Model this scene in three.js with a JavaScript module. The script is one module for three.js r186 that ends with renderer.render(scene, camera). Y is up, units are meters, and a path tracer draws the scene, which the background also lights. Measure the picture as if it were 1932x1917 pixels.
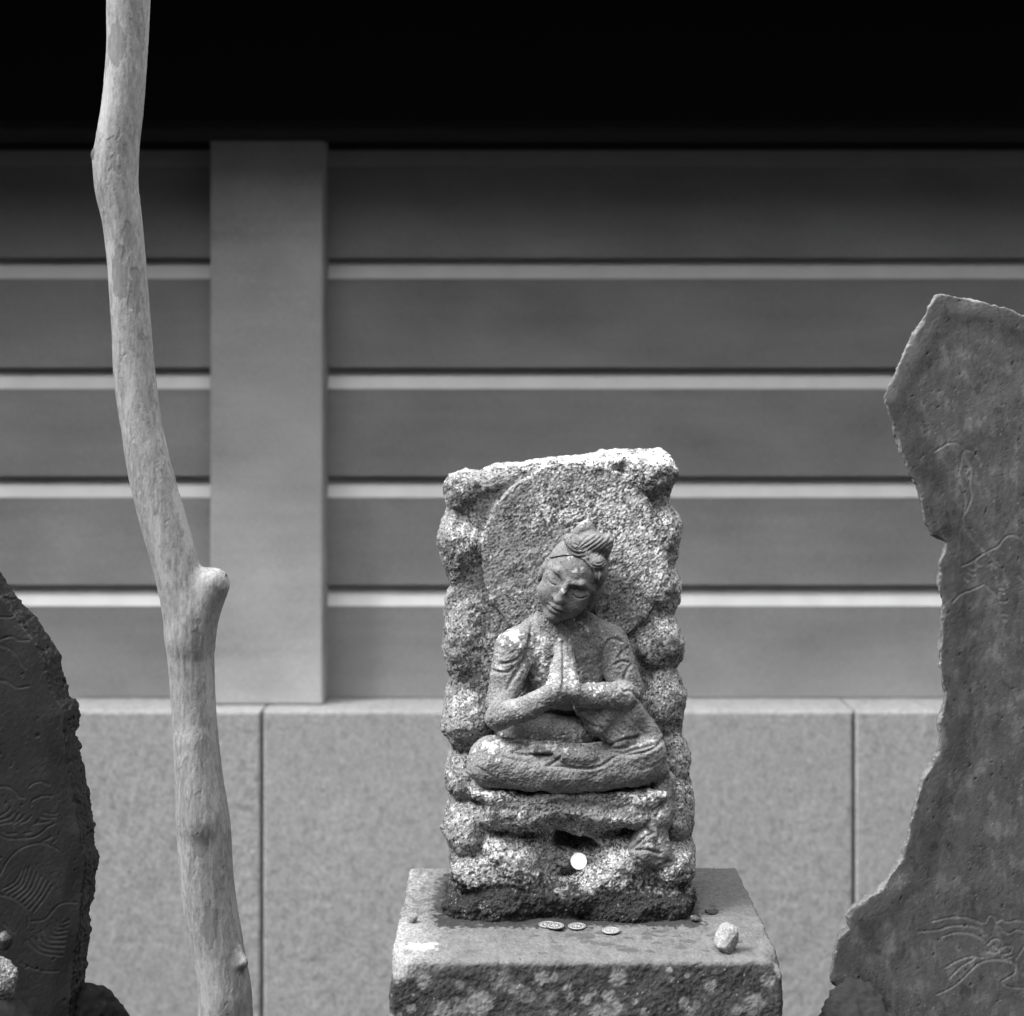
import * as THREE from 'three';
import { mergeGeometries } from 'three/addons/utils/BufferGeometryUtils.js';

// ---------------------------------------------------------------- camera, sky, sun, exposure
// A level medium-format camera with a shifted lens. P = focal length in photo pixels (photo drawn 1932 px wide),
// (CX, HY) = the point the lens looks at, EYE = its height above the ground.
const F = 2784.5, CX = 966, HY = 783, EYE = 1.44;
const scene = new THREE.Scene();
const camera = new THREE.PerspectiveCamera(2 * Math.atan(958.5 / F) * 180 / Math.PI, 1024 / 1016, 0.1, 120);
camera.position.set(0, EYE, 0);
camera.lookAt(0, EYE, -10);
camera.setViewOffset(1024, 1016, 0, (958.5 - HY) / 1917 * 1016, 1024, 1016);
camera.focus = 2.1;
camera.userData.fStop = 2.6;

// an even overcast sky, three times as bright overhead as at the horizon
const skyData = new Float32Array(64 * 64 * 4);
for (let j = 0; j < 64; j++) {
  const el = ((j + 0.5) / 64 - 0.5) * Math.PI;
  const L = el > 0 ? 1.35 * (1 + 2 * Math.sin(el)) / 3 : 0.15;
  for (let i = 0; i < 64; i++) skyData.set([L, L, L, 1], (j * 64 + i) * 4);
}
const sky = new THREE.DataTexture(skyData, 64, 64, THREE.RGBAFormat, THREE.FloatType);
sky.mapping = THREE.EquirectangularReflectionMapping;
sky.magFilter = THREE.LinearFilter; sky.minFilter = THREE.LinearFilter; sky.needsUpdate = true;
scene.background = sky;
scene.environment = sky;

const sun = new THREE.DirectionalLight(0xffffff, 1.5);
sun.position.set(-5.8, 8.5, 0.4);
sun.target.position.set(0, 0.8, -2.2);
sun.castShadow = true;
sun.shadow.radius = 36;
sun.shadow.mapSize.set(2048, 2048);
Object.assign(sun.shadow.camera, { left: -4, right: 4, top: 4, bottom: -4, near: 0.5, far: 30 });
scene.add(sun, sun.target);

const renderer = new THREE.WebGLRenderer({ antialias: true });
renderer.setSize(1024, 1016);
renderer.toneMapping = THREE.LinearToneMapping;
renderer.toneMappingExposure = 4.1;
renderer.shadowMap.enabled = true;

// ---------------------------------------------------------------- helpers
let seed = 12345;
const rnd = () => { seed = (seed * 1664525 + 1013904223) >>> 0; return seed / 4294967296; };
const clamp = (x, a, b) => x < a ? a : x > b ? b : x;
const mix = (a, b, t) => a + (b - a) * t;
const sstep = (a, b, x) => { const t = clamp((x - a) / (b - a), 0, 1); return t * t * (3 - 2 * t); };
const smin = (a, b, k) => { const h = Math.max(k - Math.abs(a - b), 0) / k; return Math.min(a, b) - h * h * k / 4; };
const smax = (a, b, k) => -smin(-a, -b, k);
const PERM = new Uint8Array(512);
for (let i = 0; i < 256; i++) PERM[i] = i;
for (let i = 255; i > 0; i--) { const j = Math.floor(rnd() * (i + 1)); [PERM[i], PERM[j]] = [PERM[j], PERM[i]]; }
for (let i = 0; i < 256; i++) PERM[i + 256] = PERM[i];
const grad = (h, x, y, z) => { const u = (h & 8) ? y : x, v = (h & 4) ? ((h & 2) ? x : z) : ((h & 8) ? z : y); return ((h & 1) ? -u : u) + ((h & 2) ? -v : v); };
function noise(x, y, z) {                                     // gradient noise, about -1..1
  const xf = Math.floor(x), yf = Math.floor(y), zf = Math.floor(z), X = xf & 255, Y = yf & 255, Z = zf & 255;
  x -= xf; y -= yf; z -= zf;
  const u = x * x * x * (x * (x * 6 - 15) + 10), v = y * y * y * (y * (y * 6 - 15) + 10), w = z * z * z * (z * (z * 6 - 15) + 10);
  const A = PERM[X] + Y, AA = PERM[A] + Z, AB = PERM[A + 1] + Z, B = PERM[X + 1] + Y, BA = PERM[B] + Z, BB = PERM[B + 1] + Z;
  return mix(mix(mix(grad(PERM[AA], x, y, z), grad(PERM[BA], x - 1, y, z), u), mix(grad(PERM[AB], x, y - 1, z), grad(PERM[BB], x - 1, y - 1, z), u), v),
    mix(mix(grad(PERM[AA + 1], x, y, z - 1), grad(PERM[BA + 1], x - 1, y, z - 1), u), mix(grad(PERM[AB + 1], x, y - 1, z - 1), grad(PERM[BB + 1], x - 1, y - 1, z - 1), u), v), w);
}
function fbm(x, y, z, n = 4) { let a = 1, s = 0; for (let i = 0; i < n; i++) { s += a * noise(x, y, z); x = x * 2.03 + 17.1; y = y * 2.03 + 5.3; z = z * 2.03 + 9.7; a *= 0.5; } return s; }

// distance shapes
const capsule = (a, ra, b, rb) => {
  const [ax, ay, az] = a, bx = b[0] - ax, by = b[1] - ay, bz = b[2] - az, l = bx * bx + by * by + bz * bz;
  return (x, y, z) => { x -= ax; y -= ay; z -= az; const t = clamp((x * bx + y * by + z * bz) / l, 0, 1); return Math.hypot(x - bx * t, y - by * t, z - bz * t) - mix(ra, rb, t); };
};
const ellipsoid = (c, r, turn = 0, stretch = 0) => {          // turn about z; stretch lengthens it along z behind its centre
  const co = Math.cos(turn), si = Math.sin(turn), [rx, ry, rz] = r;
  return (x, y, z) => {
    x -= c[0]; y -= c[1]; z -= c[2]; if (z < 0) z = Math.min(0, z + stretch);
    const u = (x * co + y * si), v = (-x * si + y * co), a = u / rx, b = v / ry, d = z / rz;
    const k0 = Math.sqrt(a * a + b * b + d * d), k1 = Math.sqrt((a / rx) ** 2 + (b / ry) ** 2 + (d / rz) ** 2);
    return k1 < 1e-9 ? -Math.min(rx, ry, rz) : k0 * (k0 - 1) / k1;
  };
};
const rbox = (c, h, r) => (x, y, z) => {
  x = Math.abs(x - c[0]) - h[0] + r; y = Math.abs(y - c[1]) - h[1] + r; z = Math.abs(z - c[2]) - h[2] + r;
  return Math.hypot(Math.max(x, 0), Math.max(y, 0), Math.max(z, 0)) + Math.min(Math.max(x, y, z), 0) - r;
};
function polyDist(p, x, y) {
  let d = 1e9, s = 1;
  for (let i = 0, n = p.length, j = n - 1; i < n; j = i++) {
    const ex = p[j][0] - p[i][0], ey = p[j][1] - p[i][1], wx = x - p[i][0], wy = y - p[i][1];
    const t = clamp((wx * ex + wy * ey) / (ex * ex + ey * ey), 0, 1), bx = wx - ex * t, by = wy - ey * t;
    d = Math.min(d, bx * bx + by * by);
    const c1 = y >= p[i][1], c2 = y < p[j][1], c3 = ex * wy > ey * wx;
    if ((c1 && c2 && c3) || (!c1 && !c2 && !c3)) s = -s;
  }
  return s * Math.sqrt(d);
}
function raster(fn, x0, y0, x1, y1, step) {                    // a 2-D function looked up from a grid
  const w = Math.ceil((x1 - x0) / step) + 2, h = Math.ceil((y1 - y0) / step) + 2, a = new Float32Array(w * h);
  for (let j = 0; j < h; j++) for (let i = 0; i < w; i++) a[j * w + i] = fn(x0 + i * step, y0 + j * step);
  return (x, y) => {
    const u = clamp((x - x0) / step, 0, w - 1.001), v = clamp((y - y0) / step, 0, h - 1.001), i = u | 0, j = v | 0, s = u - i, t = v - j, k = j * w + i;
    return mix(mix(a[k], a[k + 1], s), mix(a[k + w], a[k + w + 1], s), t);
  };
}
const extrude = (d2, z0, z1, r) => (x, y, z) => {
  const a = d2(x, y, z) + r, b = Math.abs(z - (z0 + z1) / 2) - (z1 - z0) / 2 + r;
  return Math.hypot(Math.max(a, 0), Math.max(b, 0)) + Math.min(Math.max(a, b), 0) - r;
};
function lines(list) {                                         // distance in the plane to a set of strokes [[x,y],...]
  const segs = [];
  for (const l of list) for (let i = 0; i + 1 < l.length; i++) segs.push([l[i][0], l[i][1], l[i + 1][0] - l[i][0], l[i + 1][1] - l[i][1]]);
  return (x, y) => {
    let d = 400;
    for (const s of segs) { const wx = x - s[0], wy = y - s[1], t = clamp((wx * s[2] + wy * s[3]) / (s[2] * s[2] + s[3] * s[3]), 0, 1), a = wx - s[2] * t, b = wy - s[3] * t, q = a * a + b * b; if (q < d) d = q; }
    return Math.sqrt(d);
  };
}
const curve = (pts, n = 6) => new THREE.CatmullRomCurve3(pts.map((p) => new THREE.Vector3(p[0], p[1], p[2] || 0))).getPoints(n * (pts.length - 1)).map((v) => [v.x, v.y, v.z]);

// surface nets over a distance function, only near its surface; then relief along the normal, then a colour per vertex
function net(f, lo, hi, h, { cull, relief, color, slack = 1.25 } = {}) {
  const B = 8, n = [0, 1, 2].map((k) => Math.ceil((hi[k] - lo[k]) / h / B) * B + 1), [nx, ny, nz] = n, sx = 1, sy = nx, sz = nx * ny;
  const val = new Float32Array(nx * ny * nz).fill(1e9), vid = new Int32Array(nx * ny * nz).fill(-1), blocks = [];
  const reach = B * h * 0.5 * Math.sqrt(3) * slack;
  for (let bk = 0; bk < (nz - 1) / B; bk++) for (let bj = 0; bj < (ny - 1) / B; bj++) for (let bi = 0; bi < (nx - 1) / B; bi++) {
    const cx = lo[0] + (bi + 0.5) * B * h, cy = lo[1] + (bj + 0.5) * B * h, cz = lo[2] + (bk + 0.5) * B * h;
    if (Math.abs(f(cx, cy, cz)) > reach) continue;
    if (cull && cull(cx, cy, cz) > reach) continue;
    blocks.push([bi * B, bj * B, bk * B]);
    for (let k = bk * B; k <= bk * B + B; k++) for (let j = bj * B; j <= bj * B + B; j++) for (let i = bi * B; i <= bi * B + B; i++) {
      const q = i + j * sy + k * sz;
      if (val[q] > 1e8) val[q] = f(lo[0] + i * h, lo[1] + j * h, lo[2] + k * h);
    }
  }
  const pos = [], off = [0, 1, sy, sy + 1, sz, sz + 1, sz + sy, sz + sy + 1];
  const edges = [[0, 1], [2, 3], [4, 5], [6, 7], [0, 2], [1, 3], [4, 6], [5, 7], [0, 4], [1, 5], [2, 6], [3, 7]];
  const cells = [];
  for (const [bi, bj, bk] of blocks) for (let k = bk; k < bk + B; k++) for (let j = bj; j < bj + B; j++) for (let i = bi; i < bi + B; i++) {
    const q = i + j * sy + k * sz;
    let m = 0; for (let c = 0; c < 8; c++) if (val[q + off[c]] < 0) m |= 1 << c;
    if (m === 0 || m === 255) continue;
    let x = 0, y = 0, z = 0, c = 0;
    for (const [a, b] of edges) {
      const va = val[q + off[a]], vb = val[q + off[b]];
      if ((va < 0) === (vb < 0)) continue;
      const t = va / (va - vb);
      x += mix(a & 1, b & 1, t); y += mix((a >> 1) & 1, (b >> 1) & 1, t); z += mix(a >> 2, b >> 2, t); c++;
    }
    vid[q] = pos.length / 3; cells.push(q);
    pos.push(lo[0] + (i + x / c) * h, lo[1] + (j + y / c) * h, lo[2] + (k + z / c) * h);
  }
  const idx = [];
  for (const q of cells) for (const [a, b, c] of [[sx, sy, sz], [sy, sz, sx], [sz, sx, sy]]) {
    const v0 = val[q] < 0, v1 = val[q + a] < 0;
    if (v0 === v1 || q < b + c) continue;
    const p = vid[q], r = vid[q - b], s = vid[q - b - c], t = vid[q - c];
    if (r < 0 || s < 0 || t < 0) continue;
    if (cull && cull(pos[p * 3], pos[p * 3 + 1], pos[p * 3 + 2]) > 0) continue;
    if (v0) idx.push(p, r, s, p, s, t); else idx.push(p, s, r, p, t, s);
  }
  const g = new THREE.BufferGeometry(), P = new Float32Array(pos);
  g.setAttribute('position', new THREE.BufferAttribute(P, 3)); g.setIndex(idx);
  // check the winding against the field and flip when it faces inwards
  g.computeVertexNormals();
  const N = g.attributes.normal.array;
  let away = 0;
  for (let v = 0; v < P.length / 3; v += 97) { const a = v * 3; away += Math.sign(f(P[a] + N[a] * h, P[a + 1] + N[a + 1] * h, P[a + 2] + N[a + 2] * h)); }
  if (away < 0) { for (let i = 0; i < idx.length; i += 3) { const t = idx[i]; idx[i] = idx[i + 1]; idx[i + 1] = t; } g.setIndex(idx); g.computeVertexNormals(); }
  const NN = g.attributes.normal.array, C = new Float32Array(P.length), Q = new Float32Array(P);
  for (let a = 0; a < P.length; a += 3) {
    if (relief) { const d = relief(P[a], P[a + 1], P[a + 2], NN[a], NN[a + 1], NN[a + 2]); Q[a] += NN[a] * d; Q[a + 1] += NN[a + 1] * d; Q[a + 2] += NN[a + 2] * d; }
    if (color) { const c = color(P[a], P[a + 1], P[a + 2], NN[a], NN[a + 1], NN[a + 2]); C[a] = C[a + 1] = C[a + 2] = clamp(c, 0.004, 0.9); }
  }
  g.setAttribute('position', new THREE.BufferAttribute(Q, 3));
  if (color) g.setAttribute('color', new THREE.BufferAttribute(C, 3));
  g.computeVertexNormals();
  return g;
}
function split(g, kinds, which) {                              // one geometry into several along its triangles, normals kept
  const out = kinds.map(() => ({ map: new Map(), idx: [] })), idx = g.index.array, P = g.attributes.position.array;
  for (let i = 0; i < idx.length; i += 3) {
    const a = idx[i] * 3, b = idx[i + 1] * 3, c = idx[i + 2] * 3;
    const o = out[which((P[a] + P[b] + P[c]) / 3, (P[a + 1] + P[b + 1] + P[c + 1]) / 3, (P[a + 2] + P[b + 2] + P[c + 2]) / 3)];
    for (let k = 0; k < 3; k++) { const v = idx[i + k]; let w = o.map.get(v); if (w === undefined) { w = o.map.size; o.map.set(v, w); } o.idx.push(w); }
  }
  return out.map((o) => {
    const r = new THREE.BufferGeometry();
    for (const name of ['position', 'normal', 'color']) {
      const src = g.attributes[name]; if (!src) continue;
      const dst = new Float32Array(o.map.size * 3);
      for (const [v, w] of o.map) { dst[w * 3] = src.array[v * 3]; dst[w * 3 + 1] = src.array[v * 3 + 1]; dst[w * 3 + 2] = src.array[v * 3 + 2]; }
      r.setAttribute(name, new THREE.BufferAttribute(dst, 3));
    }
    r.setIndex(o.idx); return r;
  });
}

const used = new Map();
function numbered(name) { const n = used.get(name) || 0; used.set(name, n + 1); return n ? name + '_' + String(n).padStart(3, '0') : name; }
function mesh(name, g, m, parent) { const o = new THREE.Mesh(g, m); o.name = parent ? name : numbered(name); o.castShadow = o.receiveShadow = true; (parent || scene).add(o); return o; }
function tag(o, label, category, group) { o.userData = { label, category }; if (group) o.userData.group = group; return o; }
function thing(name, label, category, at = [0, 0, 0], group) { const o = new THREE.Group(); o.name = numbered(name); o.position.set(...at); scene.add(o); return tag(o, label, category, group); }
// a point of the photograph at a distance from the lens, in metres
const X = (px, d) => (px - CX) / F * d, Y = (py, d) => EYE - (py - HY) / F * d;
const grey = (v, o = {}) => new THREE.MeshStandardMaterial({ color: new THREE.Color().setRGB(v, v, v), roughness: 0.9, ...o });
const stoneMat = (o = {}) => new THREE.MeshStandardMaterial({ color: 0xffffff, vertexColors: true, roughness: 0.95, ...o });
function texture(w, h, fn, srgb = true) {                      // fn(u, v) in 0..1 -> value in 0..1 (linear for colour)
  const a = new Uint8Array(w * h * 4);
  for (let j = 0; j < h; j++) for (let i = 0; i < w; i++) {
    let c = clamp(fn((i + 0.5) / w, (j + 0.5) / h), 0, 1);
    if (srgb) c = c <= 0.0031308 ? c * 12.92 : 1.055 * c ** (1 / 2.4) - 0.055;
    const b = Math.round(c * 255), k = (j * w + i) * 4; a[k] = a[k + 1] = a[k + 2] = b; a[k + 3] = 255;
  }
  const t = new THREE.DataTexture(a, w, h); t.wrapS = t.wrapT = THREE.RepeatWrapping; t.magFilter = THREE.LinearFilter; t.minFilter = THREE.LinearMipmapLinearFilter; t.generateMipmaps = true;
  if (srgb) t.colorSpace = THREE.SRGBColorSpace; t.needsUpdate = true; return t;
}
// noise that repeats over the unit square
const tile = (u, v, fx, fy, s, n = 4) => { const a = u * 2 * Math.PI, R = 1 / (2 * Math.PI); return fbm(Math.cos(a) * fx * R + s, Math.sin(a) * fx * R + s * 1.7, v * fy, n) * (1 - v) + fbm(Math.cos(a) * fx * R + s, Math.sin(a) * fx * R + s * 1.7, (v - 1) * fy, n) * v; };
function boxUV(g) {                                            // uv in metres from position and normal
  g.computeVertexNormals();
  const p = g.attributes.position.array, n = g.attributes.normal.array, uv = new Float32Array(p.length / 3 * 2);
  for (let i = 0; i < p.length / 3; i++) {
    const ax = Math.abs(n[i * 3]), ay = Math.abs(n[i * 3 + 1]), az = Math.abs(n[i * 3 + 2]);
    uv.set(ay > ax && ay > az ? [p[i * 3], p[i * 3 + 2]] : ax > az ? [p[i * 3 + 2], p[i * 3 + 1]] : [p[i * 3], p[i * 3 + 1]], i * 2);
  }
  g.setAttribute('uv', new THREE.BufferAttribute(uv, 2)); return g;
}
function profile(pts, x0, x1) {                                // a (z, y) outline drawn out along x
  const s = new THREE.Shape(pts.map(([z, y]) => new THREE.Vector2(z, y)));
  const g = new THREE.ExtrudeGeometry(s, { depth: x1 - x0, bevelEnabled: false, steps: 1 });
  g.applyMatrix4(new THREE.Matrix4().set(0, 0, 1, x0, 0, 1, 0, 0, 1, 0, 0, 0, 0, 0, 0, 1));   // x of the shape -> z, depth -> x (mirrored: flip below)
  const ix = g.index; if (ix) { const a = ix.array; for (let i = 0; i < a.length; i += 3) [a[i], a[i + 1]] = [a[i + 1], a[i]]; } else {
    const a = g.attributes.position.array; for (let i = 0; i < a.length; i += 9) for (let k = 0; k < 3; k++) { const t = a[i + k]; a[i + k] = a[i + 3 + k]; a[i + 3 + k] = t; } }
  g.deleteAttribute('uv'); return boxUV(g);
}
const block = (x0, x1, y0, y1, z0, z1) => { const g = new THREE.BoxGeometry(x1 - x0, y1 - y0, z1 - z0).toNonIndexed(); g.translate((x0 + x1) / 2, (y0 + y1) / 2, (z0 + z1) / 2); return boxUV(g); };
function bevelBlock(x0, x1, y0, y1, z0, z1, r, seg = 2) {
  const s = new THREE.Shape([[x0 + r, y0 + r], [x1 - r, y0 + r], [x1 - r, y1 - r], [x0 + r, y1 - r]].map((p) => new THREE.Vector2(...p)));
  const g = new THREE.ExtrudeGeometry(s, { depth: z1 - z0 - 2 * r, bevelSize: r, bevelThickness: r, bevelSegments: seg, curveSegments: 2 });
  g.translate(0, 0, z0 + r); g.deleteAttribute('uv'); return boxUV(g);
}

// ---------------------------------------------------------------- surfaces of the setting
const woodTex = texture(1024, 512, (u, v) => 0.78 + 0.20 * tile(u, v, 6, 6, 3.1, 5) + 0.05 * tile(u, v, 5, 34, 8.2, 3) + 0.13 * tile(u, v, 240, 240, 5.2, 2));
woodTex.repeat.set(0.55, 1.1);
const woodBump = texture(512, 512, (u, v) => 0.5 + 0.3 * tile(u, v, 6, 60, 1.3, 3) + 0.15 * tile(u, v, 120, 160, 2.7, 2), false);
const boardMats = [0.345, 0.375, 0.36, 0.335, 0.385].map((v) => grey(v, { map: woodTex, bumpMap: woodBump, bumpScale: 0.0006, roughness: 0.85 }));
const postMat = grey(0.54, { map: woodTex, bumpMap: woodBump, bumpScale: 0.0005, roughness: 0.85 });
const litStripMat = grey(0.8, { map: texture(512, 128, (u, v) => 0.93 + 0.07 * tile(u, v, 14, 10, 6.4)), roughness: 0.8 });  // skylight on the plank edges, put into their pale colour
const shadeToneWood = grey(0.006, { roughness: 0.95 });  // near-black colour carries the deep shade under the eave
const graniteTex = texture(1024, 1024, (u, v) => {
  const a = tile(u, v, 55, 55, 2.2, 3), b = tile(u, v, 16, 16, 4.1, 3), c = tile(u, v, 190, 190, 7.3, 2);
  return 0.60 - 0.11 * sstep(0.0, 0.7, a) + 0.07 * sstep(0.0, 0.7, -a) + 0.05 * b + 0.26 * c;
});
const graniteBump = texture(512, 512, (u, v) => 0.5 + 0.4 * tile(u, v, 60, 60, 3.3, 3), false);
const graniteMat = grey(0.58, { map: graniteTex, bumpMap: graniteBump, bumpScale: 0.0015, roughness: 0.9 });
const groundTex = texture(512, 512, (u, v) => 0.5 + 0.25 * tile(u, v, 40, 40, 1.9, 4));
groundTex.repeat.set(1, 1);
const groundMat = grey(0.02, { map: groundTex });

// ---------------------------------------------------------------- ground
{
  const g = new THREE.PlaneGeometry(160, 160, 1, 1); g.rotateX(-Math.PI / 2); g.deleteAttribute('uv'); boxUV(g);
  const o = mesh('ground', g, groundMat); o.userData = { kind: 'structure', label: 'dark trodden earth of the temple yard' };
}

// unseen bank of dark earth under slabs and tree, added to dim the granite foot
{
  const g = new THREE.PlaneGeometry(7, 1.7, 140, 50); g.rotateX(-Math.PI / 2); g.translate(0, 0, -2.25);
  const p = g.attributes.position;
  for (let i = 0; i < p.count; i++) {
    const x = p.getX(i), z = p.getZ(i), d = -z;
    const h = Math.min(0.34 * sstep(1.45, 1.8, d), EYE - 0.41 * d - 0.1) * sstep(3.1, 2.95, d);
    p.setY(i, Math.max(0.004, h + 0.03 * fbm(x * 4, z * 4, 1, 3) * sstep(0, 0.1, h)));
  }
  g.deleteAttribute('uv'); boxUV(g);
  const o = mesh('added_earth_bank', g, grey(0.024, { map: groundTex, roughness: 1 })); o.userData = { kind: 'structure', label: 'low unseen bank of dark earth added to dim the foot of the wall' };
}

// ---------------------------------------------------------------- the temple hall: foundation, post, lapped planks, eave
const WD = 3.3, WZ = -WD;                                      // distance of the planks' faces
{
  const hall = thing('temple_hall', 'temple hall wall of lapped grey planks with edges coloured pale as if lit from above, broad post and granite foundation', 'building', [0, 0, 0]);
  const base = Y(1318, WD), fz = -3.158;                       // top and front of the foundation
  const joints = [X(494, 3.158) - 1.268, X(494, 3.158), X(1612, 3.158), X(1612, 3.158) + 1.268, X(1612, 3.158) + 2.536];
  let prev = X(494, 3.158) - 2.536;
  for (const j of joints) {
    const g = bevelBlock(prev + 0.0025, j - 0.0025, -0.1, base, -3.75, fz, 0.007, 3);
    const uv = g.attributes.uv; const s = rnd() * 7; for (let i = 0; i < uv.count; i++) uv.setXY(i, uv.getX(i) + s, uv.getY(i) + s * 0.6);
    mesh('granite_block', g, graniteMat, hall); prev = j;
  }
  mesh('mortar', block(-3.2, 3.2, -0.1, base - 0.02, -3.72, fz - 0.03), grey(0.1), hall);
  const pd = 3.222, px0 = X(396, pd), px1 = X(609, pd), top = EYE + 1.05;
  mesh('post', bevelBlock(px0, px1, base + 0.001, top, -3.5, -pd, 0.005), postMat, hall);
  const strips = [[289, 313], [499, 525], [707, 733], [912, 938], [1117, 1143]].map(([a, b]) => [Y(a - 10, WD), Y(b + 1, WD)]);
  const bays = [[-4.9, px0 + 0.002], [px1 - 0.002, 3.0]];
  for (const [x0, x1] of bays) {
    let low = base + 0.001;
    for (let i = strips.length - 1; i >= 0; i--) {
      const [st, sb] = strips[i];
      const shift = (g) => { const uv = g.attributes.uv, a = rnd() * 3, b = rnd() * 3; for (let k = 0; k < uv.count; k++) uv.setXY(k, uv.getX(k) + a, uv.getY(k) + b); return g; };
      const plank = mesh('plank', shift(profile([[WZ - 0.04, low], [WZ - 0.002, low], [WZ, low + 0.002], [WZ, sb], [WZ - 0.04, sb]], x0, x1)), boardMats[(i * 2 + (x0 > -1 ? 1 : 0)) % 5], hall);
      mesh('light_tinted_edge', shift(profile([[WZ - 0.04, sb + 0.0005], [WZ - 0.0008, sb + 0.0005], [WZ - 0.03, st], [WZ - 0.04, st]], x0, x1)), litStripMat, plank);
      low = st + 0.003;
    }
    mesh('upper_board', profile([[WZ - 0.04, low], [WZ, low], [WZ, low + 0.2], [WZ - 0.04, low + 0.2]], x0, x1), shadeToneWood, hall);
    mesh('upper_board', profile([[WZ - 0.06, low + 0.202], [WZ - 0.02, low + 0.202], [WZ - 0.02, top], [WZ - 0.06, top]], x0, x1), shadeToneWood, hall);
    mesh('wall_core', block(x0, x1, base, top, -3.7, WZ - 0.041), shadeToneWood, hall);
  }
  mesh('added_lintel', bevelBlock(-4.9, 3.0, Y(246, 3.1), Y(246, 3.1) + 0.44, -3.26, -3.1, 0.02), shadeToneWood, hall);  // added beam that blacks out the post top and shades below it
  // the eave: soffit boards over the wall and the roof above, outside the frame
  const ez = -2.74, ey = EYE + 0.828;
  const eave = mesh('eave', profile([[-3.72, top + 0.002], [-3.72, top + 0.2], [-3.3, top + 0.2], [ez, ey + 0.06], [ez, ey], [ez - 0.05, ey]], -5, 3.05), shadeToneWood, hall);
  for (let i = 0; i < 16; i++) { const x = -3.6 + i * 0.48; mesh('rafter', profile([[-3.22, top - 0.03], [-3.22, top + 0.03], [ez - 0.06, ey + 0.05], [ez - 0.06, ey + 0.005]], x, x + 0.07), shadeToneWood, eave); }
  mesh('roof', profile([[ez + 0.04, ey + 0.065], [ez + 0.04, ey + 0.12], [-6.5, ey + 2.1], [-6.5, ey + 2.04]], -5, 2.75), grey(0.08), hall);
  mesh('rear_wall', block(-4.9, 3, 0, EYE + 2.4, -6.6, -6.5), shadeToneWood, hall);
}
// unseen hall added behind the camera to hide low sky from the wall
{
  const o = thing('sky_block_hall', 'unseen dark hall with a gable roof, added behind the viewer to block low sky', 'building', [0, 0, 4.6]);
  mesh('wall', block(-16, 16, 0, 5.4, 0, 5), grey(0.02), o);
  mesh('roof', profile([[-0.9, 5.4], [2.5, 8.4], [5.9, 5.4]], -16.6, 16.6), grey(0.05), o);
  // two added wings block side sky: the tall right one keeps light left
  mesh('blocker_wing_wall', block(3.1, 7, 0, 6.2, -7.0, -0.05), grey(0.03), o);
  mesh('blocker_wing_roof', block(2.8, 7.3, 6.2, 6.4, -7.3, -0.95), grey(0.05), o);
  mesh('blocker_wing_wall', block(-8, -5.2, 0, 4.8, -9, -0.05), grey(0.03), o);
  mesh('blocker_wing_roof', block(-8.2, -5, 4.8, 4.95, -9.2, -0.95), grey(0.05), o);
}

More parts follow.
